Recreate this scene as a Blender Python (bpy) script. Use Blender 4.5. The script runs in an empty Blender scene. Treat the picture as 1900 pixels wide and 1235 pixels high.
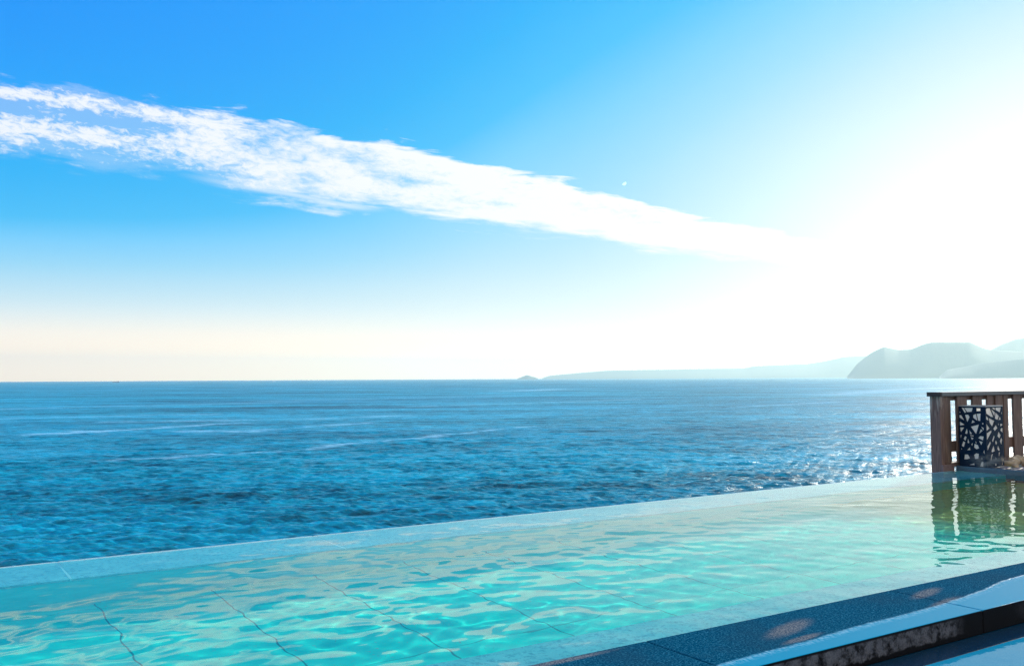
import bpy, bmesh, math, random
import numpy as np
from mathutils import Vector, Matrix
from mathutils.geometry import tessellate_polygon

sc = bpy.context.scene
col = sc.collection
rad = math.radians

# ------------------------------------------------------------------ camera
F_PX, W_PX, H_PX = 1730.0, 1900.0, 1235.0
EYE = 1.30                                   # camera height above the pool water, metres
HEAD = math.atan2(.838, .546)                # X runs along the pool, Y out to the sea
PITCH = math.atan(83.5 / F_PX)
ROLL = .0053
Fw = Vector((math.cos(HEAD) * math.cos(PITCH), math.sin(HEAD) * math.cos(PITCH), math.sin(PITCH)))
Rt = Vector((math.sin(HEAD), -math.cos(HEAD), 0))
Up = Rt.cross(Fw)
R2 = math.cos(ROLL) * Rt - math.sin(ROLL) * Up
U2 = math.cos(ROLL) * Up + math.sin(ROLL) * Rt
cd = bpy.data.cameras.new('camera')
cam = bpy.data.objects.new('camera', cd)
col.objects.link(cam)
cam.matrix_world = Matrix(((R2.x, U2.x, -Fw.x, 0), (R2.y, U2.y, -Fw.y, 0), (R2.z, U2.z, -Fw.z, EYE), (0, 0, 0, 1)))
cd.sensor_fit = 'HORIZONTAL'
cd.sensor_width = 36
cd.lens = 36 * F_PX / W_PX
cd.clip_start = .05
cd.clip_end = 200000
sc.camera = cam
sc.view_settings.view_transform = 'Standard'
sc.view_settings.look = 'None'
sc.view_settings.exposure = 0.04
sc.view_settings.gamma = 1.0
sc.cycles.use_denoising = True
sc.cycles.denoising_prefilter = 'NONE'
sc.cycles.use_adaptive_sampling = False
sc.cycles.max_bounces = 10
sc.cycles.transmission_bounces = 8
sc.cycles.transparent_max_bounces = 12
sc.cycles.volume_bounces = 1
sc.cycles.sample_clamp_indirect = 4.0
sc.cycles.blur_glossy = 0.3

SUN_AZ, SUN_EL = rad(21.0), rad(17.0)
SUN_DIR = Vector((math.cos(SUN_AZ) * math.cos(SUN_EL), math.sin(SUN_AZ) * math.cos(SUN_EL), math.sin(SUN_EL)))


def lin(r, g, b):
    f = lambda c: (c / 255) / 12.92 if c / 255 <= .04045 else ((c / 255 + .055) / 1.055) ** 2.4
    return (f(r), f(g), f(b), 1)


# ------------------------------------------------------------------ node helper
class NT:
    def __init__(s, tree):
        s.t = tree
        s.n = tree.nodes
        s.l = tree.links

    def new(s, kind, ins=None, **props):
        n = s.n.new('ShaderNode' + kind)
        for k, v in props.items():
            setattr(n, k, v)
        for k, v in (ins or {}).items():
            s.set(n.inputs[k], v)
        return n

    def set(s, sock, v):
        if isinstance(v, bpy.types.NodeSocket):
            s.l.new(v, sock)
        else:
            sock.default_value = v

    def m(s, op, a, b=0.0, c=0.0, clamp=False):
        n = s.n.new('ShaderNodeMath')
        n.operation = op
        n.use_clamp = clamp
        for i, v in enumerate((a, b, c)):
            s.set(n.inputs[i], v)
        return n.outputs[0]

    def smooth(s, x, a, b):
        n = s.new('MapRange', interpolation_type='SMOOTHSTEP')
        for k, v in ((0, x), (1, a), (2, b), (3, 0.0), (4, 1.0)):
            s.set(n.inputs[k], v)
        return n.outputs[0]

    def mix(s, f, a, b, blend='MIX'):
        n = s.new('Mix', data_type='RGBA', blend_type=blend)
        s.set(n.inputs[0], f)
        s.set(n.inputs[6], a)
        s.set(n.inputs[7], b)
        return n.outputs[2]

    def xyz(s, x, y, z=0.0):
        n = s.new('CombineXYZ')
        for i, v in enumerate((x, y, z)):
            s.set(n.inputs[i], v)
        return n.outputs[0]

    def noise(s, vec, scale, detail=4, rough=.55, dist=0.0):
        n = s.new('TexNoise', {'Scale': scale, 'Detail': detail, 'Roughness': rough, 'Distortion': dist})
        if vec is not None:
            s.l.new(vec, n.inputs['Vector'])
        return n.outputs['Fac']

    def ramp(s, x, stops, interp='LINEAR'):
        n = s.new('ValToRGB')
        n.color_ramp.interpolation = interp
        e = n.color_ramp.elements
        while len(e) < len(stops):
            e.new(.5)
        for i, (p, c) in enumerate(stops):
            e[i].position = p
            e[i].color = c if len(c) == 4 else (*c, 1)
        s.set(n.inputs[0], x)
        return n.outputs[0]

    def curve(s, x, pts):
        n = s.n.new('ShaderNodeFloatCurve')
        c = n.mapping.curves[0]
        n.mapping.use_clip = False
        for i, (a, b) in enumerate(pts):
            if i < 2:
                c.points[i].location = (a, b)
            else:
                c.points.new(a, b)
        for p in c.points:
            p.handle_type = 'AUTO_CLAMPED'
        n.mapping.update()
        s.set(n.inputs['Value'], x)
        return n.outputs[0]


# ------------------------------------------------------------------ sky
world = bpy.data.worlds.new('World')
sc.world = world
world.use_nodes = True
w = NT(world.node_tree)
w.n.clear()
gen = w.new('TexCoord').outputs['Generated']
dirn = w.new('VectorMath', {0: gen}, operation='NORMALIZE').outputs[0]
sep = w.new('SeparateXYZ', {0: dirn})
dx, dy, dz = sep.outputs
DEG = 57.29578
el = w.m('MULTIPLY', w.m('ARCSINE', dz), DEG)
az = w.m('MULTIPLY', w.m('ARCTAN2', dy, dx), DEG)
dn = w.new('VectorMath', {0: dirn, 1: SUN_DIR}, operation='DOT_PRODUCT')
sang = w.m('MULTIPLY', w.m('ARCCOSINE', w.m('MINIMUM', dn.outputs['Value'], .99999)), DEG)
# glare round the sun and pale air near the horizon, both as whiteness 0..1
daz = w.m('SUBTRACT', az, 17.0)
gel = w.m('MULTIPLY', w.m('MAXIMUM', w.m('SUBTRACT', el, 8.0), 0.0), 1.9)
gq = w.m('SQRT', w.m('ADD', w.m('MULTIPLY', daz, daz), w.m('MULTIPLY', gel, gel)))
glow = w.curve(w.m('DIVIDE', gq, 80, clamp=True),
               [(0, 1), (.10, .97), (.20, .88), (.28, .76), (.36, .61), (.46, .45), (.52, .38), (.58, .28), (.64, .19), (.75, .10), (.85, .06), (1, 0)])
pale = w.curve(w.m('DIVIDE', w.m('ABSOLUTE', el), 24, clamp=True),
               [(0, 1), (.06, .99), (.14, .90), (.22, .70), (.32, .47), (.42, .32), (.55, .20), (.72, .08), (1, 0)])
white = w.m('SUBTRACT', 1.0, w.m('MULTIPLY', w.m('SUBTRACT', 1.0, glow), w.m('SUBTRACT', 1.0, pale)))
sky = w.ramp(white, [(0, lin(0, 136, 248)), (.14, lin(0, 157, 250)), (.29, lin(0, 175, 248)), (.42, lin(52, 188, 249)), (.50, lin(112, 204, 253)),
                     (.62, lin(154, 217, 248)), (.80, lin(208, 234, 244)), (.93, lin(238, 246, 244)), (1, lin(254, 251, 243))])
# warm cream low over the sea, away from the sun
warm = w.m('MULTIPLY', w.smooth(w.m('ABSOLUTE', el), 4.5, 0.2), w.smooth(sang, 18.0, 55.0))
sky = w.mix(warm, sky, (1.70, 1.15, .68, 1))
# brighter still towards the sun, darker blue towards the zenith
boost = w.m('ADD', 1.0, w.m('MULTIPLY', w.m('MULTIPLY', w.smooth(el, 20.0, 0.0), w.smooth(gq, 36.0, 8.0)), .40))
sky = w.mix(1.0, sky, w.xyz(boost, w.m('POWER', boost, .95), w.m('POWER', boost, .85)), 'MULTIPLY')
zen = w.smooth(el, 24.0, 75.0)
sky = w.mix(w.m('MULTIPLY', zen, .75), sky, lin(60, 140, 205))
# unseen white cloud behind the camera, added to brighten fence and lantern faces
back = w.new('VectorMath', {0: dirn, 1: (-math.cos(HEAD), -math.sin(HEAD), 0)}, operation='DOT_PRODUCT').outputs['Value']
bcl = w.m('MULTIPLY', w.smooth(back, -.05, .45), w.smooth(w.noise(w.new('VectorMath', {0: dirn, 1: (1, 1, 2.5)}, operation='MULTIPLY').outputs[0], 3.0, 5, .6), .30, .52))
sky = w.mix(bcl, sky, (.98, .90, .80, 1))
# the long cloud bank: centre line and half width over azimuth
BAND = [(95, 16.6, 11.9), (90.8, 16.19, 11.96), (86, 16.03, 11.99), (83.3, 15.96, 11.97), (80.55, 15.95, 11.77), (77.66, 15.72, 11.69),
        (74.7, 15.44, 11.26), (71.6, 15.13, 10.63), (68.4, 14.53, 10.27), (65.2, 14.27, 10.19), (61.9, 13.78, 9.76),
        (58.5, 13.01, 9.28), (55.2, 12.35, 8.87), (51.9, 11.48, 8.4), (48.6, 10.49, 7.68), (45.4, 9.67, 7.17),
        (42.2, 8.9, 6.74), (39.2, 8.19, 6.56), (36.2, 7.35, 6.73), (32, 6.9, 6.85)]
u = w.m('DIVIDE', w.m('SUBTRACT', az, 30), 70, clamp=True)
BAND = BAND[::-1]
cen = w.m('MULTIPLY', w.curve(u, [((a - 30) / 70, (t + b) / 40) for a, t, b in BAND]), 20)
hw = w.m('MULTIPLY', w.curve(u, [((a - 30) / 70, max(.03, (t - b) / 10.8)) for a, t, b in BAND]), 5)
sky_vec = w.xyz(az, el, 0)
tilt = w.m('ADD', el, w.m('MULTIPLY', az, -.085))
streak_vec = w.xyz(w.m('MULTIPLY', az, .16), tilt, 0)
n_streak = w.noise(streak_vec, 1.5, 6, .6, .3)
n_mottle = w.noise(w.xyz(w.m('MULTIPLY', az, .42), tilt, 0), 3.4, 7, .66, .5)
n_patch = w.noise(w.xyz(w.m('MULTIPLY', az, .35), tilt, 3.7), .55, 3, .5)
v = w.m('DIVIDE', w.m('SUBTRACT', el, cen), hw)
v2 = w.m('ADD', v, w.m('MULTIPLY', w.m('SUBTRACT', n_streak, .5), 1.7))
edge = w.m('MULTIPLY', w.smooth(v2, 1.16, .88), w.smooth(v2, -1.25, -.60))
left = w.smooth(az, 68.0, 82.0)
strands = w.m('ADD', w.m('EXPONENT', w.m('MULTIPLY', w.m('POWER', w.m('DIVIDE', w.m('SUBTRACT', v, .72), .24), 2.0), -1.0)),
              w.m('EXPONENT', w.m('MULTIPLY', w.m('POWER', w.m('DIVIDE', w.m('ADD', v, .22), .36), 2.0), -1.0)))
body = w.m('ADD', w.m('MULTIPLY', left, w.m('MULTIPLY', strands, .98)), w.m('SUBTRACT', 1.0, left))
body = w.m('ADD', body, w.m('MULTIPLY', left, .10))
grain = w.m('ADD', w.m('MULTIPLY', w.m('SUBTRACT', n_mottle, .5), w.m('ADD', 1.3, w.m('MULTIPLY', left, 2.0))),
            w.m('MULTIPLY', w.m('SUBTRACT', n_patch, .45), 2.6))
solid = w.smooth(az, 69.0, 50.0)
dens = w.smooth(w.m('ADD', w.m('ADD', body, grain), w.m('MULTIPLY', solid, .28)), .12, 1.42)
veil = w.m('MULTIPLY', edge, .22)
dens = w.m('MAXIMUM', w.m('MULTIPLY', dens, edge), veil)
dens = w.m('MULTIPLY', dens, w.m('MULTIPLY', w.smooth(az, 31.0, 44.0), w.smooth(az, 130.0, 100.0)))
# a thin wisp below the bank
WISP = [(64.5, 10.27), (66.8, 10.41), (70.0, 10.95), (73.1, 11.34), (76.8, 11.84)]
wc = w.m('MULTIPLY', w.curve(w.m('DIVIDE', w.m('SUBTRACT', az, 60), 20, clamp=True), [((a - 60) / 20, e / 20) for a, e in WISP]), 20)
wd = w.m('DIVIDE', w.m('SUBTRACT', el, wc), w.m('ADD', .12, w.m('MULTIPLY', n_streak, .16)))
wisp = w.m('MULTIPLY', w.m('EXPONENT', w.m('MULTIPLY', w.m('MULTIPLY', wd, wd), -1.0)),
           w.m('MULTIPLY', w.smooth(az, 64.0, 67.0), w.smooth(az, 77.5, 72.0)))
dens = w.m('MAXIMUM', dens, w.m('MULTIPLY', wisp, .6))
cloudcol = w.mix(w.smooth(sang, 30.0, 75.0), lin(255, 255, 255), lin(243, 247, 253))
sky = w.mix(w.m('MULTIPLY', dens, .96), sky, cloudcol)
# below the horizon
sky = w.mix(w.smooth(el, -0.5, -6.0), sky, lin(60, 130, 170))
bg = w.new('Background', {'Color': sky, 'Strength': 1.0})
w.l.new(bg.outputs[0], w.new('OutputWorld').inputs['Surface'])

# ------------------------------------------------------------------ sun
sd = bpy.data.lights.new('sun', 'SUN')
sd.energy = 5.0
sd.angle = rad(.53)
sd.color = (1.0, .93, .80)
sun = bpy.data.objects.new('sun', sd)
sun.rotation_euler = SUN_DIR.to_track_quat('Z', 'Y').to_euler()
sun.location = SUN_DIR * 50
col.objects.link(sun)
sd.cycles.is_caustics_light = True


# ------------------------------------------------------------------ object helpers
def tag(o, label=None, cat=None, group=None, kind=None):
    for k, val in (('label', label), ('category', cat), ('group', group), ('kind', kind)):
        if val:
            o[k] = val
    return o


def empty(name, loc=(0, 0, 0)):
    o = bpy.data.objects.new(name, None)
    o.location = loc
    o.empty_display_size = .2
    col.objects.link(o)
    return o


def mesh_obj(name, verts, faces, mat, parent=None, smooth=False):
    me = bpy.data.meshes.new(name)
    me.from_pydata([tuple(p) for p in verts], [], faces)
    me.update()
    if smooth:
        me.shade_smooth()
    o = bpy.data.objects.new(name, me)
    me.materials.append(mat)
    col.objects.link(o)
    if parent:
        o.parent = parent
        o.matrix_parent_inverse = Matrix.Translation(parent.location).inverted()
    return o


def bm_obj(name, bm, mat, parent=None, smooth=False):
    bmesh.ops.recalc_face_normals(bm, faces=bm.faces)
    me = bpy.data.meshes.new(name)
    bm.to_mesh(me)
    bm.free()
    if smooth:
        me.shade_smooth()
    me.materials.append(mat)
    o = bpy.data.objects.new(name, me)
    col.objects.link(o)
    if parent:
        o.parent = parent
        o.matrix_parent_inverse = Matrix.Translation(parent.location).inverted()
    return o


def box(bm, x0, x1, y0, y1, z0, z1, bev=0.0):
    b = bmesh.new()
    bmesh.ops.create_cube(b, size=1)
    for v_ in b.verts:
        v_.co = Vector(((x0 + x1) / 2 + v_.co.x * (x1 - x0), (y0 + y1) / 2 + v_.co.y * (y1 - y0), (z0 + z1) / 2 + v_.co.z * (z1 - z0)))
    if bev:
        bmesh.ops.bevel(b, geom=list(b.edges), offset=bev, segments=2, affect='EDGES', profile=.6)
    me = bpy.data.meshes.new('tmp')
    b.to_mesh(me)
    b.free()
    bm.from_mesh(me)
    bpy.data.meshes.remove(me)
    return bm


def grid_faces(nr, nc, wrap=False):
    i = np.arange(nr - 1)[:, None]
    j = np.arange(nc if wrap else nc - 1)[None, :]
    j2 = (j + 1) % nc
    f = np.stack([i * nc + j, i * nc + j2, (i + 1) * nc + j2, (i + 1) * nc + j], -1).reshape(-1, 4)
    return f


def np_mesh(name, V, Fq, mat, smooth=True):
    me = bpy.data.meshes.new(name)
    me.vertices.add(len(V))
    me.vertices.foreach_set('co', V.astype(np.float32).ravel())
    me.loops.add(Fq.size)
    me.loops.foreach_set('vertex_index', Fq.astype(np.int32).ravel())
    me.polygons.add(len(Fq))
    me.polygons.foreach_set('loop_start', np.arange(0, Fq.size, Fq.shape[1], dtype=np.int32))
    me.update(calc_edges=True)
    if smooth:
        me.shade_smooth()
    me.materials.append(mat)
    o = bpy.data.objects.new(name, me)
    col.objects.link(o)
    return o


def mat_new(name):
    m_ = bpy.data.materials.new(name)
    m_.use_nodes = True
    t = NT(m_.node_tree)
    t.n.clear()
    t.out = t.new('OutputMaterial')
    t.pos = t.new('NewGeometry').outputs['Position']
    return m_, t


def principled(t, base, rough=.5, ior=1.45, normal=None, **kw):
    p = t.new('BsdfPrincipled', {'Base Color': base, 'Roughness': rough, 'IOR': ior})
    if normal is not None:
        t.l.new(normal, p.inputs['Normal'])
    for k, val in kw.items():
        t.set(p.inputs[k.replace('_', ' ')], val)
    t.l.new(p.outputs[0], t.out.inputs['Surface'])
    return p


def bump(t, height, strength, dist, normal=None):
    b = t.new('Bump', {'Height': height, 'Strength': strength, 'Distance': dist})
    if normal is not None:
        t.l.new(normal, b.inputs['Normal'])
    return b.outputs[0]


# ------------------------------------------------------------------ materials
def m_sea():
    m_, t = mat_new('sea_water')
    sp = t.new('SeparateXYZ', {0: t.pos})
    X, Y = sp.outputs[0], sp.outputs[1]
    # crests run roughly across the view
    ca, sa = math.cos(rad(63)), math.sin(rad(63))
    xr = t.m('ADD', t.m('MULTIPLY', X, sa), t.m('MULTIPLY', Y, -ca))
    yr = t.m('ADD', t.m('MULTIPLY', X, ca), t.m('MULTIPLY', Y, sa))
    a = t.noise(t.xyz(t.m('MULTIPLY', xr, .38), yr), .95, 5, .62, .5)
    b = t.noise(t.xyz(t.m('MULTIPLY', xr, .5), yr), .16, 4, .6, .3)
    c = t.noise(t.xyz(t.m('MULTIPLY', xr, .45), yr), .03, 4, .6)
    big = t.noise(t.xyz(t.m('MULTIPLY', xr, .25), yr, 5.0), .006, 5, .6, .4)
    cam_d = t.new('VectorMath', {0: t.pos}, operation='LENGTH').outputs['Value']
    n = bump(t, c, 1.0, 3.0)
    n = bump(t, b, 1.0, 1.5, n)
    n = bump(t, a, 1.0, .34, n)
    fine = t.noise(t.xyz(t.m('MULTIPLY', xr, .42), yr, 2.0), 3.0, 4, .65, .4)
    n = bump(t, fine, 1.0, .22, n)
    foam = t.new('Attribute', attribute_name='foam').outputs['Fac']
    fn = t.noise(t.xyz(t.m('MULTIPLY', xr, .35), yr, 9.0), .5, 5, .7)
    fm = t.m('MULTIPLY', foam, t.smooth(fn, .36, .58))
    base = t.mix(t.smooth(big, .3, .7), (.0, .28, .41, 1), (.0, .37, .49, 1))
    gr = t.noise(t.xyz(t.m('MULTIPLY', xr, .30), yr, 8.0), .012, 13, .80)
    combo = t.m('ADD', t.m('ADD', t.m('MULTIPLY', gr, .5), t.m('MULTIPLY', a, .3)), t.m('MULTIPLY', b, .2))
    gf = t.m('ADD', .15, t.m('MULTIPLY', t.smooth(combo, .38, .62), 1.5))  # bright crests and dark troughs of the waves put into the base colour
    base = t.mix(1.0, base, t.xyz(gf, gf, gf), 'MULTIPLY')
    base = t.mix(t.m('MULTIPLY', fm, .95), base, (.40, .80, .95, 1))
    rough = t.m('ADD', .36, t.m('MULTIPLY', t.smooth(cam_d, 60, 1200), .14))
    rough = t.m('ADD', rough, t.m('MULTIPLY', t.m('SUBTRACT', gr, .5), -.5))
    principled(t, base, rough, 1.333, n)
    return m_


def m_pool_water():
    m_, t = mat_new('pool_water')
    principled(t, (.34, .98, .90, 1), 0.0, 1.33, None, Transmission_Weight=1.0)
    return m_


def m_floor_tile():
    m_, t = mat_new('pool_floor_stone')
    sp = t.new('SeparateXYZ', {0: t.pos})
    n1 = t.noise(t.pos, 2.2, 6, .65)
    n2 = t.noise(t.pos, 26, 4, .7)
    n3 = t.noise(t.pos, 110, 2, .6)
    base = t.ramp(n1, [(.3, (.02, .74, .62)), (.7, (.06, .88, .70))])
    base = t.mix(t.smooth(n2, .60, .72), base, (.34, .42, .38, 1))
    base = t.mix(t.m('MULTIPLY', t.smooth(n3, .62, .70), .5), base, (.20, .27, .25, 1))
    ochre = t.m('MULTIPLY', t.smooth(t.m('ADD', sp.outputs[0], t.m('MULTIPLY', n1, 1.5)), 8.4, 9.8), .85)  # ochre floor colour stands in for the golden reflection on the water
    base = t.mix(ochre, base, t.ramp(n2, [(.35, (.90, .32, .05)), (.65, (.97, .46, .10))]))
    # joints between the slabs
    jx = t.m('ABSOLUTE', t.m('SUBTRACT', t.m('FRACT', t.m('DIVIDE', t.m('ADD', sp.outputs[0], 100 * .757 - 1.10 + .3785), .757)), .5))
    jy = t.m('ABSOLUTE', t.m('SUBTRACT', t.m('FRACT', t.m('DIVIDE', t.m('ADD', sp.outputs[1], 100 * 1.9 - 4.73 + .95), 1.9)), .5))
    wob = t.m('MULTIPLY', t.m('SUBTRACT', t.noise(t.pos, 9, 3, .6), .5), .004)
    lx = t.smooth(t.m('ADD', t.m('MULTIPLY', jx, .757), wob), .0065, .003)
    ly = t.smooth(t.m('ADD', t.m('MULTIPLY', jy, 1.9), wob), .0055, .0025)
    j = t.m('MAXIMUM', lx, t.m('MULTIPLY', ly, .75))
    base = t.mix(t.m('MULTIPLY', j, .72), base, (.03, .05, .06, 1))
    principled(t, base, .7, 1.4, bump(t, n2, .3, .004))
    return m_


def m_coping():
    """pale granite of the overflow edge, always under a film of water"""
    m_, t = mat_new('pale_granite')
    n1 = t.noise(t.pos, 3.0, 5, .6)
    n2 = t.noise(t.pos, 28, 5, .75)
    n3 = t.noise(t.pos, 70, 3, .7)
    base = t.ramp(n1, [(.3, (.26, .53, .56)), (.7, (.46, .68, .68))])
    base = t.mix(t.m('MULTIPLY', t.smooth(n2, .48, .62), .75), base, (.14, .30, .38, 1))
    base = t.mix(t.m('MULTIPLY', t.smooth(n3, .58, .70), .5), base, (.75, .85, .85, 1))
    principled(t, base, .45, 1.4, bump(t, n2, .6, .006))
    return m_


def m_slab():
    """dark basalt coping, wet along its front edge"""
    m_, t = mat_new('dark_basalt')
    sp = t.new('SeparateXYZ', {0: t.pos})
    X, Y = sp.outputs[0], sp.outputs[1]
    g = t.noise(t.pos, 95, 4, .8)
    g2 = t.noise(t.pos, 40, 4, .7)
    n1 = t.noise(t.pos, 2.0, 4, .6)
    base = t.ramp(g, [(.34, (.0, .035, .075)), (.52, (.0, .085, .155)), (.66, (.05, .27, .38))])
    base = t.mix(t.m('MULTIPLY', t.smooth(n1, .4, .7), .4), base, (.02, .07, .11, 1))
    # the wet strip: boundary drifts inwards to the right
    rip = t.m('MULTIPLY', t.m('SUBTRACT', t.noise(t.xyz(t.m('MULTIPLY', X, 9), t.m('MULTIPLY', Y, 3)), 1.6, 4, .65), .5), .035)
    wav = t.m('MULTIPLY', t.m('SUBTRACT', t.noise(t.xyz(X, 3.3), 1.4, 3, .5), .5), .04)
    bx = t.curve(t.m('DIVIDE', X, 12, clamp=True), [(0, .07), (.2, .10), (.254, .117), (.28, .143), (.312, .148), (.347, .180), (.39, .193), (.42, .22), (.455, .28), (.50, .36), (.70, .40), (1, .40)])
    lim = t.m('ADD', t.m('ADD', 2.945, bx), t.m('ADD', rip, wav))
    wet = t.smooth(t.m('SUBTRACT', lim, Y), -.012, .022)
    ridge = t.m('MULTIPLY', t.smooth(t.m('SUBTRACT', lim, Y), -.004, .010), t.smooth(t.m('SUBTRACT', lim, Y), .07, .012))
    # tan patches of light on the coping, painted into the stone colour
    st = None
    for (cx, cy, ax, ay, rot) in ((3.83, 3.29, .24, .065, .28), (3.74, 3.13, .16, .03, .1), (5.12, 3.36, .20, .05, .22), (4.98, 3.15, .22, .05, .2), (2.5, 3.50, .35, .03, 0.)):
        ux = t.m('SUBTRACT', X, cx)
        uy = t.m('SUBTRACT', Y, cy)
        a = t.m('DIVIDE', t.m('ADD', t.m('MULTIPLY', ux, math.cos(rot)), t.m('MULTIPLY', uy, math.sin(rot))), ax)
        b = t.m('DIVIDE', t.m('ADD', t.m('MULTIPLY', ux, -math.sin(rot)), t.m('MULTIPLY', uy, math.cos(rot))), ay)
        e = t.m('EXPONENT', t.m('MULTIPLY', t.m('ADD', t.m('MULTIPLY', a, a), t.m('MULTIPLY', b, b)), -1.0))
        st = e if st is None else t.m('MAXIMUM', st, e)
    light_patch = t.m('MULTIPLY', t.smooth(t.m('MULTIPLY', st, t.m('ADD', .55, g2)), .18, .85), t.smooth(g, .36, .60))
    base = t.mix(t.m('MULTIPLY', light_patch, .6), base, (.38, .32, .27, 1))
    base = t.mix(wet, base, (.0, .30, .46, 1))  # blue sky sheen of the wet film painted into its colour
    base = t.mix(t.m('MULTIPLY', t.m('MULTIPLY', ridge, t.smooth(t.noise(t.xyz(t.m('MULTIPLY', X, 60), t.m('MULTIPLY', Y, 22)), 1.2, 4, .7), .42, .62)), .5), base, (.45, .72, .80, 1))
    rough = t.m('SUBTRACT', .75, t.m('MULTIPLY', wet, .68))
    hgt = t.m('ADD', t.m('MULTIPLY', g, t.m('SUBTRACT', 1.0, t.m('MULTIPLY', wet, .93))), t.m('MULTIPLY', ridge, t.m('MULTIPLY', g2, .4)))
    principled(t, base, rough, t.m('ADD', 1.06, t.m('MULTIPLY', wet, .02)), bump(t, hgt, .8, .006), Specular_IOR_Level=t.m('ADD', .02, t.m('MULTIPLY', wet, .34)), Specular_Tint=(.35, .85, 1, 1))
    return m_


def m_slab_face():
    m_, t = mat_new('stained_stone_face')
    sp = t.new('SeparateXYZ', {0: t.pos})
    X, Z = sp.outputs[0], sp.outputs[2]
    vv = t.xyz(t.m('MULTIPLY', X, 1.0), 0.0, Z)
    n0 = t.noise(t.xyz(X, 1.0, 0.0), 5.0, 4, .6)
    n = t.noise(vv, 16, 6, .7)
    f = t.noise(vv, 90, 3, .7)
    # lime deposit hanging from the top edge, ragged below
    lo = t.m('SUBTRACT', -.035, t.m('MULTIPLY', n0, .11))
    dep = t.m('MULTIPLY', t.smooth(t.m('SUBTRACT', Z, lo), -.004, .008), t.smooth(n, .36, .58))
    dep = t.m('MULTIPLY', dep, t.m('MAXIMUM', t.m('MULTIPLY', t.smooth(X, 3.0, 3.3), t.smooth(X, 4.85, 4.65)), t.m('MULTIPLY', t.smooth(t.noise(t.xyz(X, 7.0, 0.0), .9, 2, .5), .48, .58), .35)))
    dep = t.m('MULTIPLY', dep, t.smooth(Z, .004, -.006))
    base = t.mix(t.m('MULTIPLY', dep, .9), (.006, .005, .006, 1), t.ramp(f, [(.3, (.08, .08, .09)), (.7, (.21, .20, .21))]))
    principled(t, base, .75, 1.2, bump(t, t.m('ADD', f, dep), .7, .004))
    return m_


def m_wet_deck():
    m_, t = mat_new('wet_deck_stone')
    n = t.noise(t.pos, 1.1, 3, .5)
    r = t.noise(t.pos, 6, 3, .5)
    g = t.noise(t.pos, 150, 2, .7)
    base = t.ramp(g, [(.3, (.0, .24, .38)), (.7, (.02, .31, .46))])
    rough = t.m('ADD', .04, t.m('MULTIPLY', t.smooth(n, .5, .7), .10))
    principled(t, base, rough, 1.15, bump(t, r, .25, .006), Specular_IOR_Level=.5, Specular_Tint=(.35, .85, 1, 1))
    return m_


def m_wood():
    m_, t = mat_new('weathered_timber')
    oi = t.new('ObjectInfo').outputs['Random']
    sp = t.new('SeparateXYZ', {0: t.pos})
    v1 = t.xyz(t.m('MULTIPLY', sp.outputs[0], 26), t.m('MULTIPLY', sp.outputs[1], 26), t.m('ADD', t.m('MULTIPLY', sp.outputs[2], 1.6), t.m('MULTIPLY', oi, 30)))
    g = t.noise(v1, 2.2, 5, .65, .4)
    f = t.noise(v1, 9, 4, .7)
    n = t.noise(t.pos, 5, 4, .6)
    base = t.ramp(g, [(.30, (.080, .044, .033)), (.55, (.18, .108, .080)), (.78, (.29, .20, .155))])
    base = t.mix(t.m('MULTIPLY', t.smooth(n, .5, .75), .4), base, (.16, .12, .11, 1))
    base = t.mix(t.m('MULTIPLY', t.smooth(f, .66, .74), .55), base, (.36, .30, .27, 1))
    br = t.m('ADD', .78, t.m('MULTIPLY', oi, .44))
    base = t.mix(1.0, base, t.xyz(br, br, br), 'MULTIPLY')
    principled(t, base, .62, 1.45, bump(t, g, .5, .004))
    return m_


def m_post_wood():
    """the end post: as the fence, with bleached runs below the cap"""
    m_, t = mat_new('bleached_timber')
    sp = t.new('SeparateXYZ', {0: t.pos})
    v1 = t.xyz(t.m('MULTIPLY', sp.outputs[0], 30), t.m('MULTIPLY', sp.outputs[1], 30), t.m('MULTIPLY', sp.outputs[2], 1.8))
    g = t.noise(v1, 2.2, 5, .65, .4)
    s = t.noise(v1, 1.6, 4, .7)
    base = t.ramp(g, [(.30, (.10, .055, .045)), (.55, (.22, .13, .105)), (.78, (.32, .21, .17))])
    run = t.m('MULTIPLY', t.smooth(t.m('ADD', t.m('MULTIPLY', sp.outputs[2], .42), s), .84, .96), t.smooth(sp.outputs[2], .68, .84))
    base = t.mix(t.m('MULTIPLY', run, .75), base, (.46, .38, .33, 1))
    principled(t, base, .65, 1.45, bump(t, g, .5, .004))
    return m_


def m_simple(name, c, rough=.5, ior=1.45, metallic=0., nscale=40, amp=.25, bmp=.2):
    m_, t = mat_new(name)
    n = t.noise(t.pos, nscale, 4, .6)
    base = t.mix(n, tuple(x * (1 - amp) for x in c) + (1,), tuple(min(1, x * (1 + amp)) for x in c) + (1,))
    principled(t, base, rough, ior, bump(t, n, bmp, .003), Metallic=metallic)
    return m_


def m_paper():
    m_, t = mat_new('cream_acrylic')
    n = t.noise(t.pos, 9, 3, .5)
    c = t.mix(n, (.93, .86, .78, 1), (.96, .90, .84, 1))
    d = t.new('BsdfDiffuse', {'Color': c})
    tr = t.new('BsdfTranslucent', {'Color': (.95, .84, .66, 1)})
    mx = t.new('MixShader', {0: .22})
    t.l.new(d.outputs[0], mx.inputs[1])
    t.l.new(tr.outputs[0], mx.inputs[2])
    t.l.new(mx.outputs[0], t.out.inputs['Surface'])
    return m_


def m_hill(name, c1, c2):
    m_, t = mat_new(name)
    n = t.noise(t.pos, .007, 6, .6)
    principled(t, t.mix(n, (*c1, 1), (*c2, 1)), .9, 1.3)
    return m_


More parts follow.
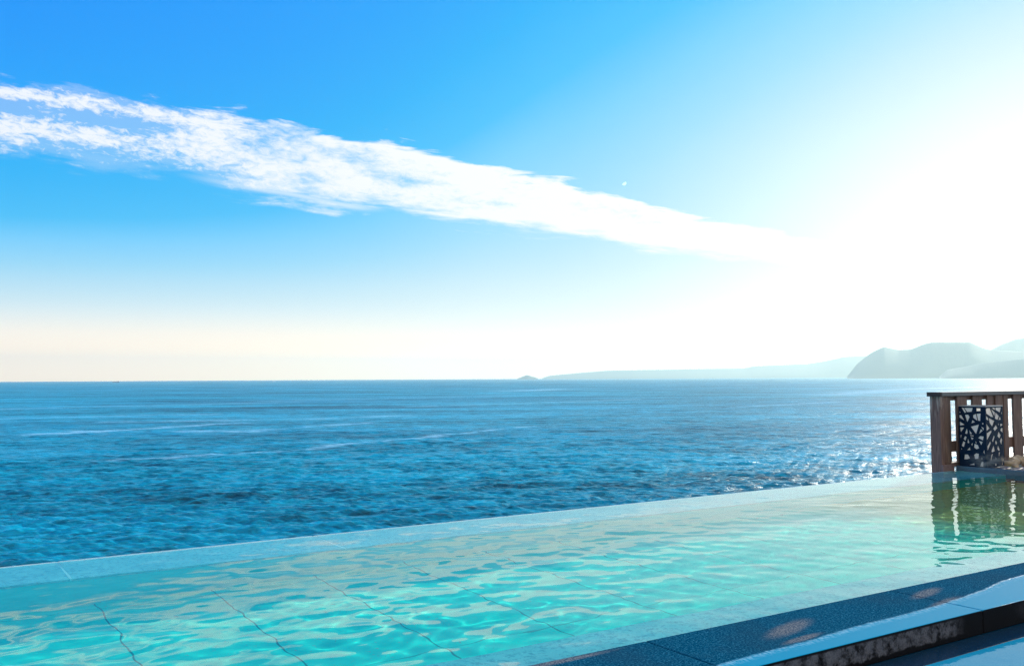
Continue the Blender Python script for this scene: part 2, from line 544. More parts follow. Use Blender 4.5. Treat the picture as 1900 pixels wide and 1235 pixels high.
def m_gravel():
    m_, t = mat_new('gravel')
    vor = t.new('TexVoronoi', {'Scale': 38.0})
    t.l.new(t.pos, vor.inputs['Vector'])
    base = t.mix(.75, vor.outputs['Color'], (.30, .24, .17, 1), 'MIX')
    principled(t, base, .7, 1.45, bump(t, vor.outputs['Distance'], 1.0, -.02))
    return m_


M = dict(sea=m_sea(), pool=m_pool_water(), floor=m_floor_tile(), coping=m_coping(), slab=m_slab(), face=m_slab_face(), deck=m_wet_deck(),
         wood=m_wood(), post=m_post_wood(), paper=m_paper(), gravel=m_gravel(),
         steel=m_simple('blue_black_steel', (.002, .014, .040), .35, 1.25, 0.0, 30, .3, .05),
         cap=m_simple('grey_cap_timber', (.15, .15, .15), .5, 1.5, 0, 20, .4),
         rock=m_simple('garden_rock', (.50, .38, .24), .75, 1.45, 0, 18, .55, .8),
         wall=m_simple('pool_wall_stone', (.08, .74, .72), .7, 1.45, 0, 12, .2),
         joint=m_simple('joint_mortar', (.9, .9, .88), .7),
         gap=m_simple('dark_joint', (.004, .004, .005), .9, 1.03), gutter=m_simple('wet_gutter_stone', (.012, .05, .085), .22, 1.3, 0, 90, .4, .3),
         shell=m_simple('pool_shell_concrete', (.22, .21, .19), .8, 1.45, 0, 3, .3),
         cliff=m_simple('cliff_rock', (.14, .13, .10), .9, 1.45, 0, .4, .5, .6),
         hill_a=m_hill('forested_slope', (.16, .25, .25), (.18, .27, .26)),
         hull=m_simple('ship_hull_paint', (.18, .20, .24), .5, 1.45, 0, .1, .1),
         white=m_simple('ship_white_paint', (.75, .75, .75), .5, 1.45, 0, .1, .1))

# ------------------------------------------------------------------ sea
SEA_Z = -20.0
rng = np.random.default_rng(11)


def waves(X, Y, lams, amp_fn, main_dir, spread, seed, spacing=None, sharp=0.0):
    r = np.random.default_rng(seed)
    Z = np.zeros_like(X)
    for lam in lams:
        th = main_dir + r.normal(0, spread)
        k = 2 * np.pi / lam
        ph = (X * np.cos(th) + Y * np.sin(th)) * k + r.uniform(0, 2 * np.pi)
        s = np.sin(ph)
        if sharp:
            s = s + sharp * np.cos(2 * ph + .3)
        a = amp_fn(lam)
        if spacing is not None:
            a = a * np.clip(lam / (2.5 * spacing) - 1, 0, 1)
        Z += a * s
    return Z


def build_sea():
    Hs = EYE - SEA_Z
    # rings: even steps in the angle below the horizon, so waves are modelled as finely near as far
    dpx = np.concatenate([np.linspace(1500, 420, 30)[:-1], np.arange(420, 6, -.55), np.array([5.4, 4.6, 3.9, 3.2, 2.6, 2.2, 1.9, 1.75])])
    r = Hs * F_PX / dpx
    azd = np.concatenate([np.linspace(21, 93, 1500), np.linspace(93, 381, 120)[1:-1]])
    A, Rr = np.meshgrid(np.radians(azd), r)
    X = Rr * np.cos(A)
    Y = Rr * np.sin(A)
    dr = np.gradient(r)[:, None] * np.ones_like(X)
    sp = np.maximum(np.abs(dr) * .55, .04 * 1)
    lams = np.geomspace(.8, 36, 100)
    Z = waves(X, Y, lams, lambda l: .0135 * l ** .85 * (1 if l < 3.2 else (3.2 / l) ** .85), rad(66), .42, 5, sp, .18)
    Z[(Rr > 5000)] = 0
    # near and behind the terrace the sheet is coarse: keep it calm
    side = (azd > 93.5) | (azd < 20.5)
    Z[:, side] *= .3
    V = np.stack([X, Y, Z + SEA_Z], -1).reshape(-1, 3)
    Fq = grid_faces(len(r), len(azd), wrap=True)
    cvert = np.array([[0, 0, SEA_Z]])
    o = np_mesh('sea', np.concatenate([V, cvert]), Fq[:, ::-1], M['sea'])
    # close the middle under the terrace
    # current lines and old wakes: ribbons of foam, stored per vertex
    foam = np.zeros(X.shape)
    lines = [([(32, 413), (55, 417), (89, 431), (134, 456)], 5.0, 1.0), ([(95, 400), (119, 381), (158, 404), (190, 420)], 4.0, .8),
             ([(43, 267), (71, 268), (97, 270), (126, 288), (156, 300), (205, 328), (234, 343)], 2.2, .95),
             ([(87, 510), (176, 475), (247, 489)], 5.0, .6), ([(5, 420), (32, 413)], 4.0, .8),
             ([(846, 1283), (1008, 1402)], 40, .9), ([(300, 900), (620, 960)], 14, .5), ([(900, 700), (1300, 900), (1700, 1000)], 30, .6),
             ([(500, 470), (640, 500)], 6, .6), ([(330, 640), (480, 660), (600, 700)], 9, .55), ([(60, 800), (300, 840)], 14, .5),
             ([(20, 600), (160, 590)], 8, .45)]
    for pts, wd, st in lines:
        P = np.array(pts, float)
        best = np.full(X.shape, 1e9)
        for a, b in zip(P[:-1], P[1:]):
            ab = b - a
            tt = np.clip(((X - a[0]) * ab[0] + (Y - a[1]) * ab[1]) / (ab @ ab), 0, 1)
            d = np.hypot(X - a[0] - tt * ab[0], Y - a[1] - tt * ab[1])
            best = np.minimum(best, d)
        wob = wd * (1 + .6 * np.sin(X * .09 + Y * .05) * np.sin(X * .031))
        foam = np.maximum(foam, st * np.exp(-(best / wob) ** 2))
    at = o.data.attributes.new('foam', 'FLOAT', 'POINT')
    at.data.foreach_set('value', np.concatenate([foam.ravel(), [0]]).astype(np.float32))
    return tag(o, kind='structure')


build_sea()


# ------------------------------------------------------------------ far land
def ridge(name, pts, dist, depth, seed, rough=.02, kind='structure'):
    """a strip of land whose crest, seen from the terrace, follows (azimuth, elevation) pairs"""
    pts = sorted(pts)
    azs = np.linspace(pts[0][0], pts[-1][0], max(60, int((pts[-1][0] - pts[0][0]) * 26)))
    e = np.interp(azs, [p[0] for p in pts], [p[1] for p in pts])
    r_ = np.random.default_rng(seed)
    k = max(1, len(azs) // 160)
    ker = np.hanning(11)
    ker /= ker.sum()
    e = np.convolve(np.pad(e, 5, 'edge'), ker, 'valid')
    crest = np.tan(np.radians(e)) * dist + EYE - SEA_Z
    jag = sum(np.sin(azs * fq + r_.uniform(0, 6)) / fq ** .8 for fq in np.geomspace(6, 90, 12))
    crest = np.maximum(crest * (1 + rough * jag), 1.0)
    tt = np.linspace(-1, 1, 41)
    V = []
    for s in tt:
        prof = (1 - abs(s)) ** .75 if abs(s) < 1 else 0
        gul = sum(np.sin(azs * fq + 3 * s + r_.uniform(0, 6)) / 12 for fq in (9, 21, 47)) * (1 - prof) * prof * .05
        rr = dist + s * depth * .5
        z = SEA_Z - 2 + (crest + 2) * np.clip(prof + gul, 0, 1)
        V.append(np.stack([rr * np.cos(np.radians(azs)), rr * np.sin(np.radians(azs)), z], -1))
    V = np.concatenate(V)
    o = np_mesh(name, V, grid_faces(41, len(azs)), M['hill_a'])
    return tag(o, kind=kind)


ridge('headland_hills', [(37.172, -.02), (36.631, .701), (35.893, 1.311), (35.167, 1.67), (34.46, 1.474), (33.756, 1.493), (33.052, 1.784),
                         (32.635, 1.881), (30.737, 1.841), (30.083, 1.487), (29.744, 1.392), (28.145, 1.275), (26.647, 1.018), (22, .3)], 10000, 1800, 1, .004)
ridge('mountain_hills', [(31.4, .3), (30.761, .935), (29.744, 1.392), (29.161, 1.703), (28.509, 1.951), (27.615, 2.074), (25.634, 2.19), (23.285, 1.788), (20, .8)], 12800, 2600, 2, .004)
ridge('cape_hills', [(32.325, -.05), (31.989, .322), (31.04, .492), (29.972, .717), (28.155, .898), (25.669, 1.002), (22, .4)], 8400, 850, 3, .012)
ridge('distant_coast_hills', [(55.1, -.03), (54.613, .13), (52.633, .30), (50.991, .42), (46.774, .467), (42.976, .504), (42.352, .628), (39.295, .727), (38.096, .935),
                              (37.354, 1.114), (36.185, 1.161), (35.179, 1.147), (33.481, 1.275), (31, 1.0)], 16500, 2200, 4, .012)
ridge('islet', [(56.6, -.04), (56.4, .03), (56.266, .09), (55.968, .17), (55.77, .10), (55.5, .03), (55.35, -.04)], 13500, 400, 5, .02)

# ------------------------------------------------------------------ pool
POOL_X0, POOL_X1 = -14.0, 12.15
Y_NEAR, Y_IN, Y_OUT = 3.53, 6.78, 7.49
DEPTH = .80


def receiver(o):
    o.cycles.is_caustics_receiver = True
    return o


def build_pool():
    # the basin: floor, walls, ledge
    pool = empty('infinity_pool', (-1, 5.2, -1))
    tag(pool, 'long infinity pool of pale stone brim full above the sea', 'pool')
    bm = bmesh.new()
    box(bm, POOL_X0 - .3, POOL_X1 + .05, 3.2, 7.2, -DEPTH - .2, -DEPTH)
    receiver(bm_obj('floor', bm, M['floor'], pool))
    bm = bmesh.new()
    box(bm, POOL_X0 - .3, POOL_X1 + .15, Y_IN + .003, 7.484, -1.4, -.086)
    receiver(bm_obj('outer_wall', bm, M['wall'], pool))
    bm = bmesh.new()
    box(bm, POOL_X0 - .3, POOL_X1 + .15, 2.975, Y_NEAR - .01, -1.4, -.117)
    receiver(bm_obj('inner_wall', bm, M['wall'], pool))
    bm = bmesh.new()
    box(bm, POOL_X0, POOL_X1, Y_NEAR - .012, 3.87, -.11, -.05, .006)
    receiver(bm_obj('ledge', bm, M['coping'], pool))
    bm = bmesh.new()
    box(bm, POOL_X0, POOL_X1, Y_NEAR - .012, 3.80, -DEPTH, -.112)
    receiver(bm_obj('ledge_riser', bm, M['wall'], pool))
    # overflow edge stones, 1.93 m long, with pale mortar joints
    x = .95 - 1.93 * 8
    k = 0
    while x < POOL_X1 - .01:
        x1 = min(x + 1.93, POOL_X1)
        xa = max(x, POOL_X0)
        if x1 > xa + .1:
            bm = bmesh.new()
            box(bm, xa + .008, x1 - .008, Y_IN, Y_OUT, -.084, -.016, .005)
            for v_ in bm.verts:                      # the tread falls slightly to the basin, the lip stands at the outer edge
                if v_.co.z > -.03:
                    v_.co.z += .0145 * max(0, (v_.co.y - 7.3) / .19)
            receiver(bm_obj('edge_stone', bm, M['coping'], pool))
            bm = bmesh.new()
            box(bm, x1 - .0078, x1 + .0078, Y_IN + .004, Y_OUT - .004, -.082, -.0155)
            receiver(bm_obj('edge_joint', bm, M['joint'], pool))
        x = x1
        k += 1
    # end wall beyond the far end and at the near end, with its stone rim
    bm = bmesh.new()
    box(bm, POOL_X1, POOL_X1 + .16, 2.9, 7.48, -1.4, .066, .008)
    receiver(bm_obj('end_wall', bm, M['slab_end'], pool))
    bm = bmesh.new()
    box(bm, POOL_X0 - .3, POOL_X0, 2.9, 7.48, -1.4, .05, .008)
    receiver(bm_obj('end_wall', bm, M['slab_end'], pool))
    # inner coping of dark basalt, in lengths of 1.93 m
    x = 3.07 - 1.93 * 8
    while x < POOL_X1 - .01:
        x1 = min(x + 1.93, POOL_X1 - .002)
        bm = bmesh.new()
        box(bm, x + .003, x1 - .003, 2.945, Y_NEAR, -.115, .012, .006)
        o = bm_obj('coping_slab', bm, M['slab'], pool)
        o.data.materials.append(M['face'])
        for p in o.data.polygons:
            if p.normal.y < -.75 or (abs(p.normal.x) > .5 and p.center.z < .008):
                p.material_index = 1
        receiver(o)
        bm = bmesh.new()
        box(bm, x1 - .004, x1 + .004, 2.951, Y_NEAR - .003, -.112, .002)
        receiver(bm_obj('coping_joint', bm, M['gap'], pool))
        x = x1 if x1 < POOL_X1 - .01 else 99
    return pool


M['slab_end'] = m_simple('end_basalt', (.05, .10, .15), .22, 1.6, 0, 60, .5, .3)
build_pool()


def build_water():
    xs = np.concatenate([np.arange(POOL_X0 - .1, -1.5, .08), np.arange(-1.5, POOL_X1 + .06, .024)])
    ys = np.concatenate([np.arange(Y_NEAR - .06, 7.44, .024), [7.455, 7.468, 7.478, 7.486, 7.491, 7.494]])
    X, Y = np.meshgrid(xs, ys)
    Z = waves(X, Y, np.geomspace(.16, .55, 26), lambda l: .00032 * (l / .3) ** 1.0, rad(100), .75, 21)
    Z += waves(X, Y, np.geomspace(.6, 2.4, 14), lambda l: .0006 * (l / 1.0) ** .9, rad(110), .6, 22)
    # ripples come in patches
    env = .35 + .65 * (.5 + .5 * np.sin(X * .9 + 1.3 * np.sin(Y * 1.1 + X * .35)) * np.sin(Y * 1.6 + X * .5))
    calm = 1 - .55 * np.clip((Y - 6.6) / .6, 0, 1)
    Z += waves(X, Y, np.geomspace(.09, .16, 12), lambda l: .00009, rad(95), .9, 23)
    Z = Z * env * calm
    # meniscus: the sheet bends over the lip, which is a little uneven along its length
    lip = np.clip((Y - 7.44) / .054, 0, 1)
    Z -= .010 * lip ** 2
    Y2 = Y + lip * .006 * (np.sin(X * 3.1) + .6 * np.sin(X * 7.7 + 1) + .5 * np.sin(X * 1.3))
    top = np.stack([X, Y2, Z], -1).reshape(-1, 3)
    ny, nx = X.shape
    Fq = [tuple(f) for f in grid_faces(ny, nx)]
    V = list(map(tuple, top))
    ring = [j for j in range(nx)] + [i * nx + nx - 1 for i in range(1, ny)] + [(ny - 1) * nx + j for j in range(nx - 2, -1, -1)] + [i * nx for i in range(ny - 2, 0, -1)]
    base = len(V)
    for i in ring:
        V.append((V[i][0], V[i][1], -1.15))
    n = len(ring)
    side = [(ring[(i + 1) % n], ring[i], base + i, base + (i + 1) % n) for i in range(n)]
    me = bpy.data.meshes.new('pool_water')
    me.from_pydata(V, [], Fq + side + [tuple(range(base + n - 1, base - 1, -1))])
    me.update()
    me.shade_smooth()
    sm = [True] * len(Fq) + [False] * (len(side) + 1)
    me.polygons.foreach_set('use_smooth', sm)
    me.materials.append(M['pool'])
    o = bpy.data.objects.new('pool_water', me)
    col.objects.link(o)
    o.cycles.is_caustics_caster = True
    return tag(o, kind='structure')


build_water()

# ------------------------------------------------------------------ deck, terrace and cliff below
bm = bmesh.new()
box(bm, -14, 12.1, 2.785, 2.972, -.32, -.118, .002)
tag(bm_obj('gutter_paving', bm, M['gutter']), kind='structure')
bm = bmesh.new()
box(bm, -14, 12.1, -4, 2.768, -.32, -.105, .003)
tag(bm_obj('deck_paving', bm, M['deck']), kind='structure')
bm = bmesh.new()
box(bm, -14.4, 18, -4.2, 7.4, -3.0, -1.45)
box(bm, -14.4, 12.3, -4.2, 2.96, -1.449, -.33)
tag(bm_obj('terrace_foundation', bm, M['shell']), kind='structure')
bm = bmesh.new()
box(bm, POOL_X1 + .165, 18.0, 2.0, 7.50, -1.44, .045)
tag(bm_obj('gravel_ground', bm, M['gravel']), kind='structure')


def build_cliff():
    xs = np.linspace(-60, 60, 160)
    ts = np.linspace(0, 1, 50)
    X, T = np.meshgrid(xs, ts)
    r_ = np.random.default_rng(3)
    Y = 5.5 + T * 3.5 - 14 * (np.abs(X) / 60) ** 2
    Z = -3.0 - 18.5 * T
    for k in range(40):
        fx, ft = r_.uniform(.1, 1.6), r_.uniform(2, 22)
        Y += np.sin(X * fx + T * ft + r_.uniform(0, 6)) * .35 / (1 + fx) * T
    back = np.stack([xs, np.full_like(xs, -30), np.full_like(xs, -3.02)], -1)
    V = np.concatenate([back, np.stack([X, Y, Z], -1).reshape(-1, 3)])
    return tag(np_mesh('cliff', V, grid_faces(51, 160), M['cliff']), kind='structure')


build_cliff()

# ------------------------------------------------------------------ fence
def build_fence():
    fx0, fx1 = 11.90, 17.2
    fe = empty('timber_fence', (11.95, 7.6, 0))
    tag(fe, 'weathered brown timber slat fence with grey cap rail at far end of pool', 'fence')
    bm = bmesh.new()
    box(bm, 11.90, 11.985, 7.53, 7.684, -.5, 1.018, .004)
    tag(bm_obj('end_post', bm, M['post'], fe), 'end post with bleached streaks')
    bm = bmesh.new()
    box(bm, 11.85, fx1, 7.495, 7.69, 1.02, 1.074, .004)
    bm_obj('cap_rail', bm, M['cap'], fe)
    bm = bmesh.new()
    box(bm, 11.846, 11.895, 7.491, 7.694, 1.016, 1.0755, .003)
    bm_obj('cap_end', bm, M['gapwood'], fe)
    for (z0, z1) in ((.955, 1.018), (.246, .395)):
        bm = bmesh.new()
        box(bm, 11.987, fx1, 7.566, 7.61, z0, z1, .003)
        bm_obj('rail', bm, M['wood'], fe)
    bm = bmesh.new()
    box(bm, 11.987, fx1, 7.515, 7.66, .045, .105, .004)
    bm_obj('bottom_rail', bm, M['wood'], fe)
    bm = bmesh.new()
    box(bm, 11.885, 12.145, 7.498, 7.528, -.05, .085, .004)
    bm_obj('sill_board', bm, M['sill'], fe)
    # slats: pairs, one standing a little forward of the other, with gaps between the pairs
    edges = [(11.990, 12.080, 0), (12.083, 12.163, 1), (12.300, 12.425, 0), (12.428, 12.562, 1), (12.690, 12.812, 0), (12.815, 12.940, 1),
             (13.062, 13.190, 0), (13.193, 13.245, 1), (13.385, 13.480, 1), (13.483, 13.600, 0), (13.745, 13.870, 0), (13.873, 14.0, 1)]
    x = 14.135
    while x < fx1 - .3:
        edges += [(x, x + .125, 0), (x + .128, x + .255, 1)]
        x += .385
    for a, b, dp in edges:
        bm = bmesh.new()
        y = 7.532 + dp * .009
        box(bm, a, b, y, 7.563, .107, 1.017, .003)
        bm_obj('slat', bm, M['wood'], fe)
    for xp in (13.248, 15.4):
        bm = bmesh.new()
        if xp < 14:
            box(bm, xp, xp + .134, 7.517, 7.563, .107, 1.0165, .004)
        else:
            box(bm, xp, xp + .09, 7.612, 7.68, -.3, 1.015, .004)
        bm_obj('post', bm, M['wood'], fe)
    return fe


M['gapwood'] = m_simple('dark_end_grain', (.045, .032, .028), .6, 1.45, 0, 60, .4)
M['sill'] = m_simple('reddish_timber', (.21, .13, .12), .6, 1.45, 0, 30, .35)
build_fence()

# ------------------------------------------------------------------ lantern
L_HOLES = [[(785, 590), (805, 620), (785, 628)], [(825, 528), (862, 530), (908, 608), (880, 622)], [(872, 530), (1028, 530), (1010, 595), (925, 605)],
           [(1097, 533), (1168, 533), (1168, 580), (1097, 585)], [(1035, 655), (1085, 630), (1108, 752), (1032, 700)],
           [(1098, 630), (1168, 625), (1160, 752), (1122, 750)], [(782, 660), (815, 662), (872, 755), (782, 705)],
           [(885, 655), (945, 650), (968, 690), (925, 785)], [(1018, 740), (1065, 775), (1000, 800)], [(785, 775), (875, 830), (788, 848)],
           [(1190, 790), (1205, 783), (1218, 795), (1210, 815), (1193, 810)], [(985, 860), (1135, 815), (1078, 985)], [(788, 880), (865, 878), (800, 965)],
           [(912, 890), (925, 955), (915, 990), (875, 985)], [(955, 915), (1005, 985), (965, 990)], [(1170, 850), (1218, 870), (1215, 920)],
           [(1165, 892), (1200, 920), (1130, 980)], [(790, 1020), (815, 1010), (795, 1080)], [(875, 1028), (905, 1045), (880, 1115), (845, 1080)],
           [(965, 1005), (1032, 1012), (1032, 1028), (972, 1022)], [(975, 1038), (1030, 1060), (1000, 1095)], [(1112, 1052), (1150, 1015), (1215, 1020), (1198, 1088)],
           [(1125, 1100), (1190, 1115), (1165, 1175)], [(840, 1120), (875, 1138), (848, 1225), (808, 1205)], [(930, 1070), (950, 1140), (938, 1155), (915, 1140)],
           [(1065, 1105), (1087, 1142), (1060, 1140)], [(985, 1165), (1018, 1140), (1000, 1200)], [(1045, 1155), (1105, 1175), (1125, 1230), (1075, 1250), (1035, 1220)],
           [(960, 1220), (965, 1270), (905, 1275)], [(795, 1245), (818, 1260), (798, 1275)], [(1218, 1245), (1225, 1330), (1198, 1295)],
           [(862, 1355), (920, 1350), (955, 1415), (905, 1435), (848, 1438)], [(1030, 1350), (1070, 1318), (1120, 1328), (1105, 1415), (1045, 1420)],
           [(1165, 1370), (1182, 1415), (1160, 1418)], [(1135, 1540), (1150, 1490), (1170, 1456), (1195, 1465), (1192, 1545)], [(1030, 1495), (1035, 1528), (940, 1532)]]
R_HOLES = [[(1266, 560), (1280, 535), (1330, 535), (1385, 695), (1345, 688), (1275, 630)], [(1350, 550), (1413, 612), (1400, 690)], [(1362, 532), (1410, 532), (1412, 575)],
           [(1422, 532), (1512, 530), (1490, 620), (1422, 570)], [(1420, 612), (1475, 680), (1450, 750), (1407, 720)], [(1521, 590), (1527, 650), (1512, 640)],
           [(1490, 680), (1505, 745), (1465, 750)], [(1266, 668), (1300, 700), (1303, 755), (1266, 725)], [(1310, 705), (1398, 762), (1360, 860), (1320, 790)],
           [(1268, 800), (1318, 888), (1270, 930)], [(1380, 790), (1410, 802), (1390, 832)], [(1420, 832), (1445, 890), (1400, 940), (1377, 897)],
           [(1455, 812), (1472, 815), (1465, 860)], [(1490, 818), (1526, 822), (1524, 850), (1492, 862)], [(1505, 892), (1528, 897), (1526, 980), (1487, 930)],
           [(1270, 970), (1345, 922), (1348, 952), (1270, 1092)], [(1460, 950), (1495, 1020), (1470, 1075), (1440, 1030)], [(1385, 1008), (1395, 1040), (1365, 1140), (1352, 1100)],
           [(1502, 1055), (1518, 1100), (1500, 1192), (1477, 1120)], [(1415, 1095), (1432, 1150), (1415, 1185), (1400, 1140)], [(1320, 1112), (1335, 1140), (1276, 1278), (1273, 1200)],
           [(1375, 1182), (1392, 1288), (1345, 1308), (1337, 1285)], [(1445, 1192), (1475, 1278), (1450, 1290), (1432, 1250)], [(1335, 1345), (1363, 1327), (1325, 1465), (1319, 1450)],
           [(1455, 1312), (1475, 1320), (1460, 1390), (1452, 1375)], [(1401, 1377), (1415, 1430), (1399, 1440)], [(1402, 1487), (1418, 1540), (1386, 1540)],
           [(1505, 1452), (1515, 1536), (1499, 1536)]]


def cut_panel(name, holes, x0, x1, y0, y1, place, thick, mat, parent):
    """a flat metal sheet with the listed openings cut through it"""
    loops = [[(0, 0), (1, 0), (1, 1), (0, 1)]] + [[((px - x0) / (x1 - x0), 1 - (py - y0) / (y1 - y0)) for px, py in h] for h in holes]
    for k, lp in enumerate(loops):
        area = sum(a[0] * b[1] - b[0] * a[1] for a, b in zip(lp, lp[1:] + lp[:1]))
        if (area > 0) != (k == 0):
            lp.reverse()
    tris = tessellate_polygon([[Vector((a, b, 0)) for a, b in lp] for lp in loops])
    flat = [q for lp in loops for q in lp]
    n = len(flat)
    V = [place(a, b, 0) for a, b in flat] + [place(a, b, thick) for a, b in flat]
    Fc = [tuple(t_) for t_ in tris] + [(c + n, b + n, a + n) for a, b, c in tris]
    o_ = 0
    for lp in loops:
        m_ = len(lp)
        for i in range(m_):
            a, b = o_ + i, o_ + (i + 1) % m_
            Fc.append((a, b, b + n, a + n))
        o_ += m_
    ob = mesh_obj(name, V, Fc, mat, parent)
    bm = bmesh.new()
    bm.from_mesh(ob.data)
    bmesh.ops.recalc_face_normals(bm, faces=bm.faces)
    bm.to_mesh(ob.data)
    bm.free()
    return ob


def build_lantern():
    x0, x1, y0, y1, z0, z1 = 12.20, 12.63, 7.07, 7.45, .070, .890
    ln = empty('garden_lantern', ((x0 + x1) / 2, (y0 + y1) / 2, z0))
    tag(ln, 'square blue-black metal lantern cut with random lines over cream panels', 'lantern')
    th = .003
    zl, hh = z0 + .006, z1 - z0 - .016
    cut_panel('cut_metal_panel', L_HOLES, 768, 1255, 505, 1545, lambda a, b, c: (x0 + c, y1 - a * (y1 - y0), zl + b * hh), th, M['steel'], ln)
    cut_panel('cut_metal_panel', R_HOLES, 1258, 1540, 510, 1550, lambda a, b, c: (x0 + th + .001 + a * (x1 - x0 - th - .001), y0 + c, zl + b * hh), th, M['steel'], ln)
    cut_panel('cut_metal_panel', L_HOLES, 768, 1255, 505, 1545, lambda a, b, c: (x1 - c, y0 + th + .001 + a * (y1 - y0 - th - .001), zl + b * hh), th, M['steel'], ln)
    cut_panel('cut_metal_panel', R_HOLES, 1258, 1540, 510, 1550, lambda a, b, c: (x1 - th - .001 - a * (x1 - x0 - 2 * th - .002), y1 - c, zl + b * hh), th, M['steel'], ln)
    bm = bmesh.new()
    box(bm, x0 + .006, x1 - .006, y0 + .006, y1 - .006, z0 + .008, z1 - .014)
    bmesh.ops.delete(bm, geom=[f for f in bm.faces if abs(f.normal.z) > .9], context='FACES')
    bm_obj('shade', bm, M['paper'], ln)
    bm = bmesh.new()
    for a, b, c, d in ((x0 - .002, x1 + .002, y0 - .002, y0 + .014), (x0 - .002, x1 + .002, y1 - .014, y1 + .002),
                       (x0 - .002, x0 + .014, y0 + .0141, y1 - .0141), (x1 - .014, x1 + .002, y0 + .0141, y1 - .0141)):
        box(bm, a, b, c, d, z1 - .010, z1)
    bm_obj('top_frame', bm, M['rim'], ln)
    bm = bmesh.new()
    box(bm, x0, x1, y0, y1, z0, z0 + .006)
    bm_obj('base_plate', bm, M['steel'], ln)
    return ln


M['rim'] = m_simple('skylit_metal_rim', (.42, .42, .42), .35, 1.5, .3, 20, .1)  # skylight on the lantern's top frame put in as a pale colour
build_lantern()

# ------------------------------------------------------------------ rocks beside the lantern
def rock(loc, size, seed):
    r_ = random.Random(seed)
    bm = bmesh.new()
    bmesh.ops.create_icosphere(bm, subdivisions=3, radius=1)
    dirs = [Vector((r_.gauss(0, 1), r_.gauss(0, 1), r_.gauss(0, 1))).normalized() for _ in range(9)]
    for v_ in bm.verts:
        n = v_.co.normalized()
        s = 1.0
        for d in dirs:
            q = n.dot(d)
            if q > .72:
                s = min(s, .72 / q)
        s += .04 * math.sin(9 * n.x + seed) * math.sin(8 * n.y) + .02 * r_.uniform(-1, 1)
        v_.co = Vector((n.x * s * size[0], n.y * s * size[1], n.z * s * size[2]))
    o = bm_obj('rock', bm, M['rock'])
    o.location = loc
    o.rotation_euler = (0, 0, r_.uniform(0, 6))
    return o


ROCKS = [((12.92, 7.16, .075), (.10, .08, .06), 'round tan rock nearest the right side of the lantern', 1),
         ((13.12, 7.22, .08), (.12, .09, .075), 'larger tan rock on the gravel, second to the right of the lantern', 2),
         ((13.05, 6.98, .07), (.09, .07, .05), 'small flat tan rock lying in front of the larger rocks', 3),
         ((13.34, 7.26, .085), (.11, .09, .08), 'tan rock close under the bottom rail of the fence', 4),
         ((13.30, 7.02, .075), (.12, .10, .07), 'broad tan rock near the right edge of the photo', 5),
         ((12.78, 7.00, .065), (.06, .05, .04), 'smallest tan rock, at the foot of the lantern', 6)]
for loc, size, lab, sd_ in ROCKS:
    tag(rock(loc, size, sd_), lab, 'rock', 'tan rocks on the gravel by the lantern')


# ------------------------------------------------------------------ ships and moon
def ship(name, azm, dist, length, mats, label, cargo):
    a = rad(azm)
    e = empty(name, (dist * math.cos(a), dist * math.sin(a), SEA_Z))
    tag(e, label, 'ship', 'ships on the horizon')
    t = Vector((-math.sin(a), math.cos(a), 0))
    n = Vector((math.cos(a), math.sin(a), 0))
    c = e.location

    def P(u_, w_, z):
        return tuple(c + t * u_ + n * w_ + Vector((0, 0, z)))
    L = length / 2
    Wd = length * .08
    secs = [(-L, .35), (-L * .85, .9), (0, 1), (L * .7, .8), (L, .03)]
    V, Fc = [], []
    for u_, k in secs:
        top = length * .075 * (1 + .25 * max(0, u_ / L) ** 3)
        V += [P(u_, -Wd * k, top), P(u_ * .95, -Wd * k * .6, -1), P(u_ * .95, Wd * k * .6, -1), P(u_, Wd * k, top)]
    for i in range(len(secs) - 1):
        for j in range(4):
            a_, b_ = i * 4 + j, i * 4 + (j + 1) % 4
            Fc.append((a_, b_, b_ + 4, a_ + 4))
    Fc += [(3, 2, 1, 0), tuple(range(len(V) - 4, len(V)))]
    mesh_obj('hull', V, Fc, mats[0], e)

    def blk(nm, u0, u1, w_, z0, z1, m__):
        V = [P(a1, b1, c1) for c1 in (z0, z1) for a1, b1 in ((u0, -w_), (u1, -w_), (u1, w_), (u0, w_))]
        mesh_obj(nm, V, [(3, 2, 1, 0), (4, 5, 6, 7), (0, 1, 5, 4), (1, 2, 6, 5), (2, 3, 7, 6), (3, 0, 4, 7)], m__, e)
    d = length * .076
    blk('bridge', -L * .75, -L * .45, Wd * .7, d, d + length * .13, mats[1])
    blk('funnel', -L * .68, -L * .6, Wd * .2, d + length * .131, d + length * .18, mats[0])
    if cargo:
        blk('cargo_stack', -L * .35, L * .65, Wd * .8, d, d + length * .06, mats[0])
    else:
        blk('cabin', -L * .42, L * .35, Wd * .7, d, d + length * .07, mats[1])


ship('cargo_ship', 79.92, 9000, 62, (M['hull'], M['hull']), 'tiny grey cargo ship on the horizon at far left', True)
ship('ferry', 71.244, 9000, 34, (M['white'], M['white']), 'tiny white ferry on the horizon, right of the grey ship', False)


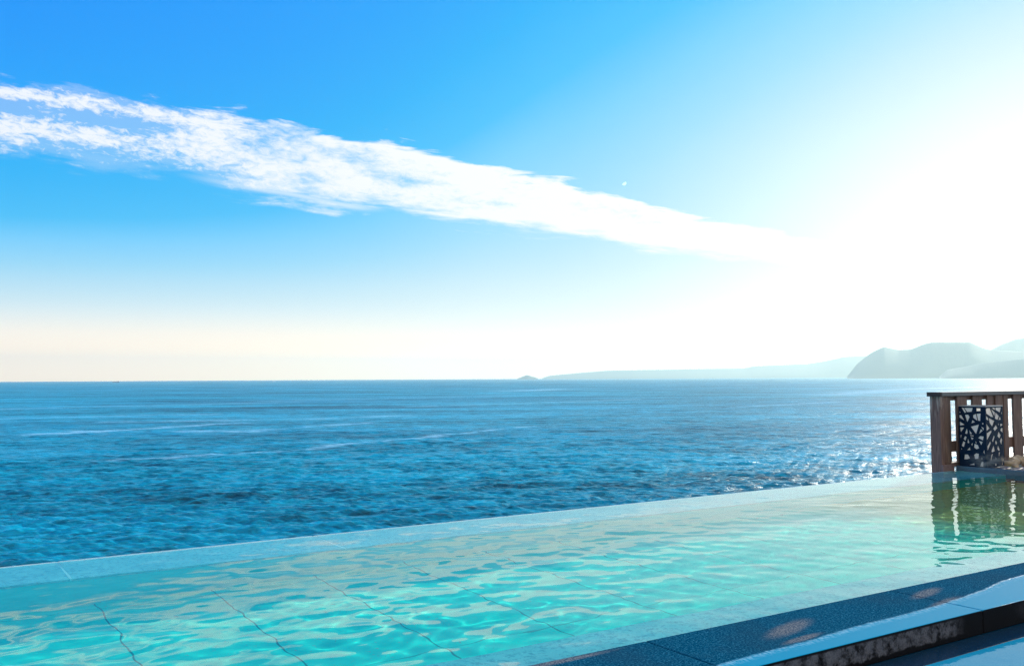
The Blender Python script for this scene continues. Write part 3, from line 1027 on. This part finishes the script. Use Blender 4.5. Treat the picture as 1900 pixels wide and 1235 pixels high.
def build_moon():
    a, e, d = rad(49.949), rad(11.756), 60000.0
    c = Vector((math.cos(a) * math.cos(e), math.sin(a) * math.cos(e), math.sin(e)))
    m_, t = mat_new('moonlight')
    em = t.new('Emission', {'Color': (.9, .95, 1, 1), 'Strength': .45})
    tr = t.new('BsdfTransparent', {'Color': (1, 1, 1, 1)})
    ad = t.new('AddShader')
    t.l.new(em.outputs[0], ad.inputs[0])
    t.l.new(tr.outputs[0], ad.inputs[1])
    t.l.new(ad.outputs[0], t.out.inputs['Surface'])
    # the lit, slightly gibbous half
    R_ = 4.2 / F_PX * d
    side = c.cross(Vector((0, 0, 1))).normalized()
    upv = side.cross(c)
    lit = (side * .55 - upv * .83).normalized()
    perp = lit.cross(c).normalized()
    pts = []
    for i in range(24):
        th = -math.pi / 2 + math.pi * i / 23
        pts.append(c * (d + 0) + (lit * math.cos(th) + perp * math.sin(th)) * R_)
    for i in range(1, 23):
        th = math.pi / 2 - math.pi * i / 23
        pts.append(c * d + (-lit * .25 * math.cos(th) + perp * math.sin(th)) * R_)
    mid = len(pts)
    n_ = len(pts)
    pts.append(c * (d - R_ * .8))
    o = mesh_obj('moon', pts, [(i, (i + 1) % n_, mid) for i in range(n_)], m_)
    return tag(o, 'small pale half moon in the blue sky above the cloud', 'moon')


build_moon()

# ------------------------------------------------------------------ haze
HAZE = True
if HAZE:
    m_, t = mat_new('sea_haze')
    vol = t.new('VolumePrincipled', {'Color': (.70, .87, .84, 1), 'Density': 4.6e-5, 'Anisotropy': .5})
    t.l.new(vol.outputs[0], t.out.inputs['Volume'])
    bm = bmesh.new()
    box(bm, -22500, 22500, -22500, 22500, SEA_Z - 3.5, 520)
    tag(bm_obj('haze', bm, m_), kind='stuff')

# ------------------------------------------------------------------ steam off the hot water
m_, t = mat_new('warm_steam')
sn = t.noise(t.new('TexCoord').outputs['Object'], 2.2, 5, .65)
ln_ = t.new('VectorMath', {0: t.new('TexCoord').outputs['Object']}, operation='LENGTH').outputs['Value']
dn_ = t.m('MULTIPLY', t.m('MULTIPLY', t.smooth(sn, .42, .75), t.smooth(ln_, 1.0, .15)), 5.0)
vol = t.new('VolumePrincipled', {'Color': (1.0, .90, .74, 1), 'Density': dn_, 'Anisotropy': .3})
t.l.new(vol.outputs[0], t.out.inputs['Volume'])
bm = bmesh.new()
bmesh.ops.create_icosphere(bm, subdivisions=4, radius=1)
o = bm_obj('steam', bm, m_)
o.location = (12.05, 6.98, .165)
o.scale = (.22, .34, .135)
tag(o, kind='stuff')
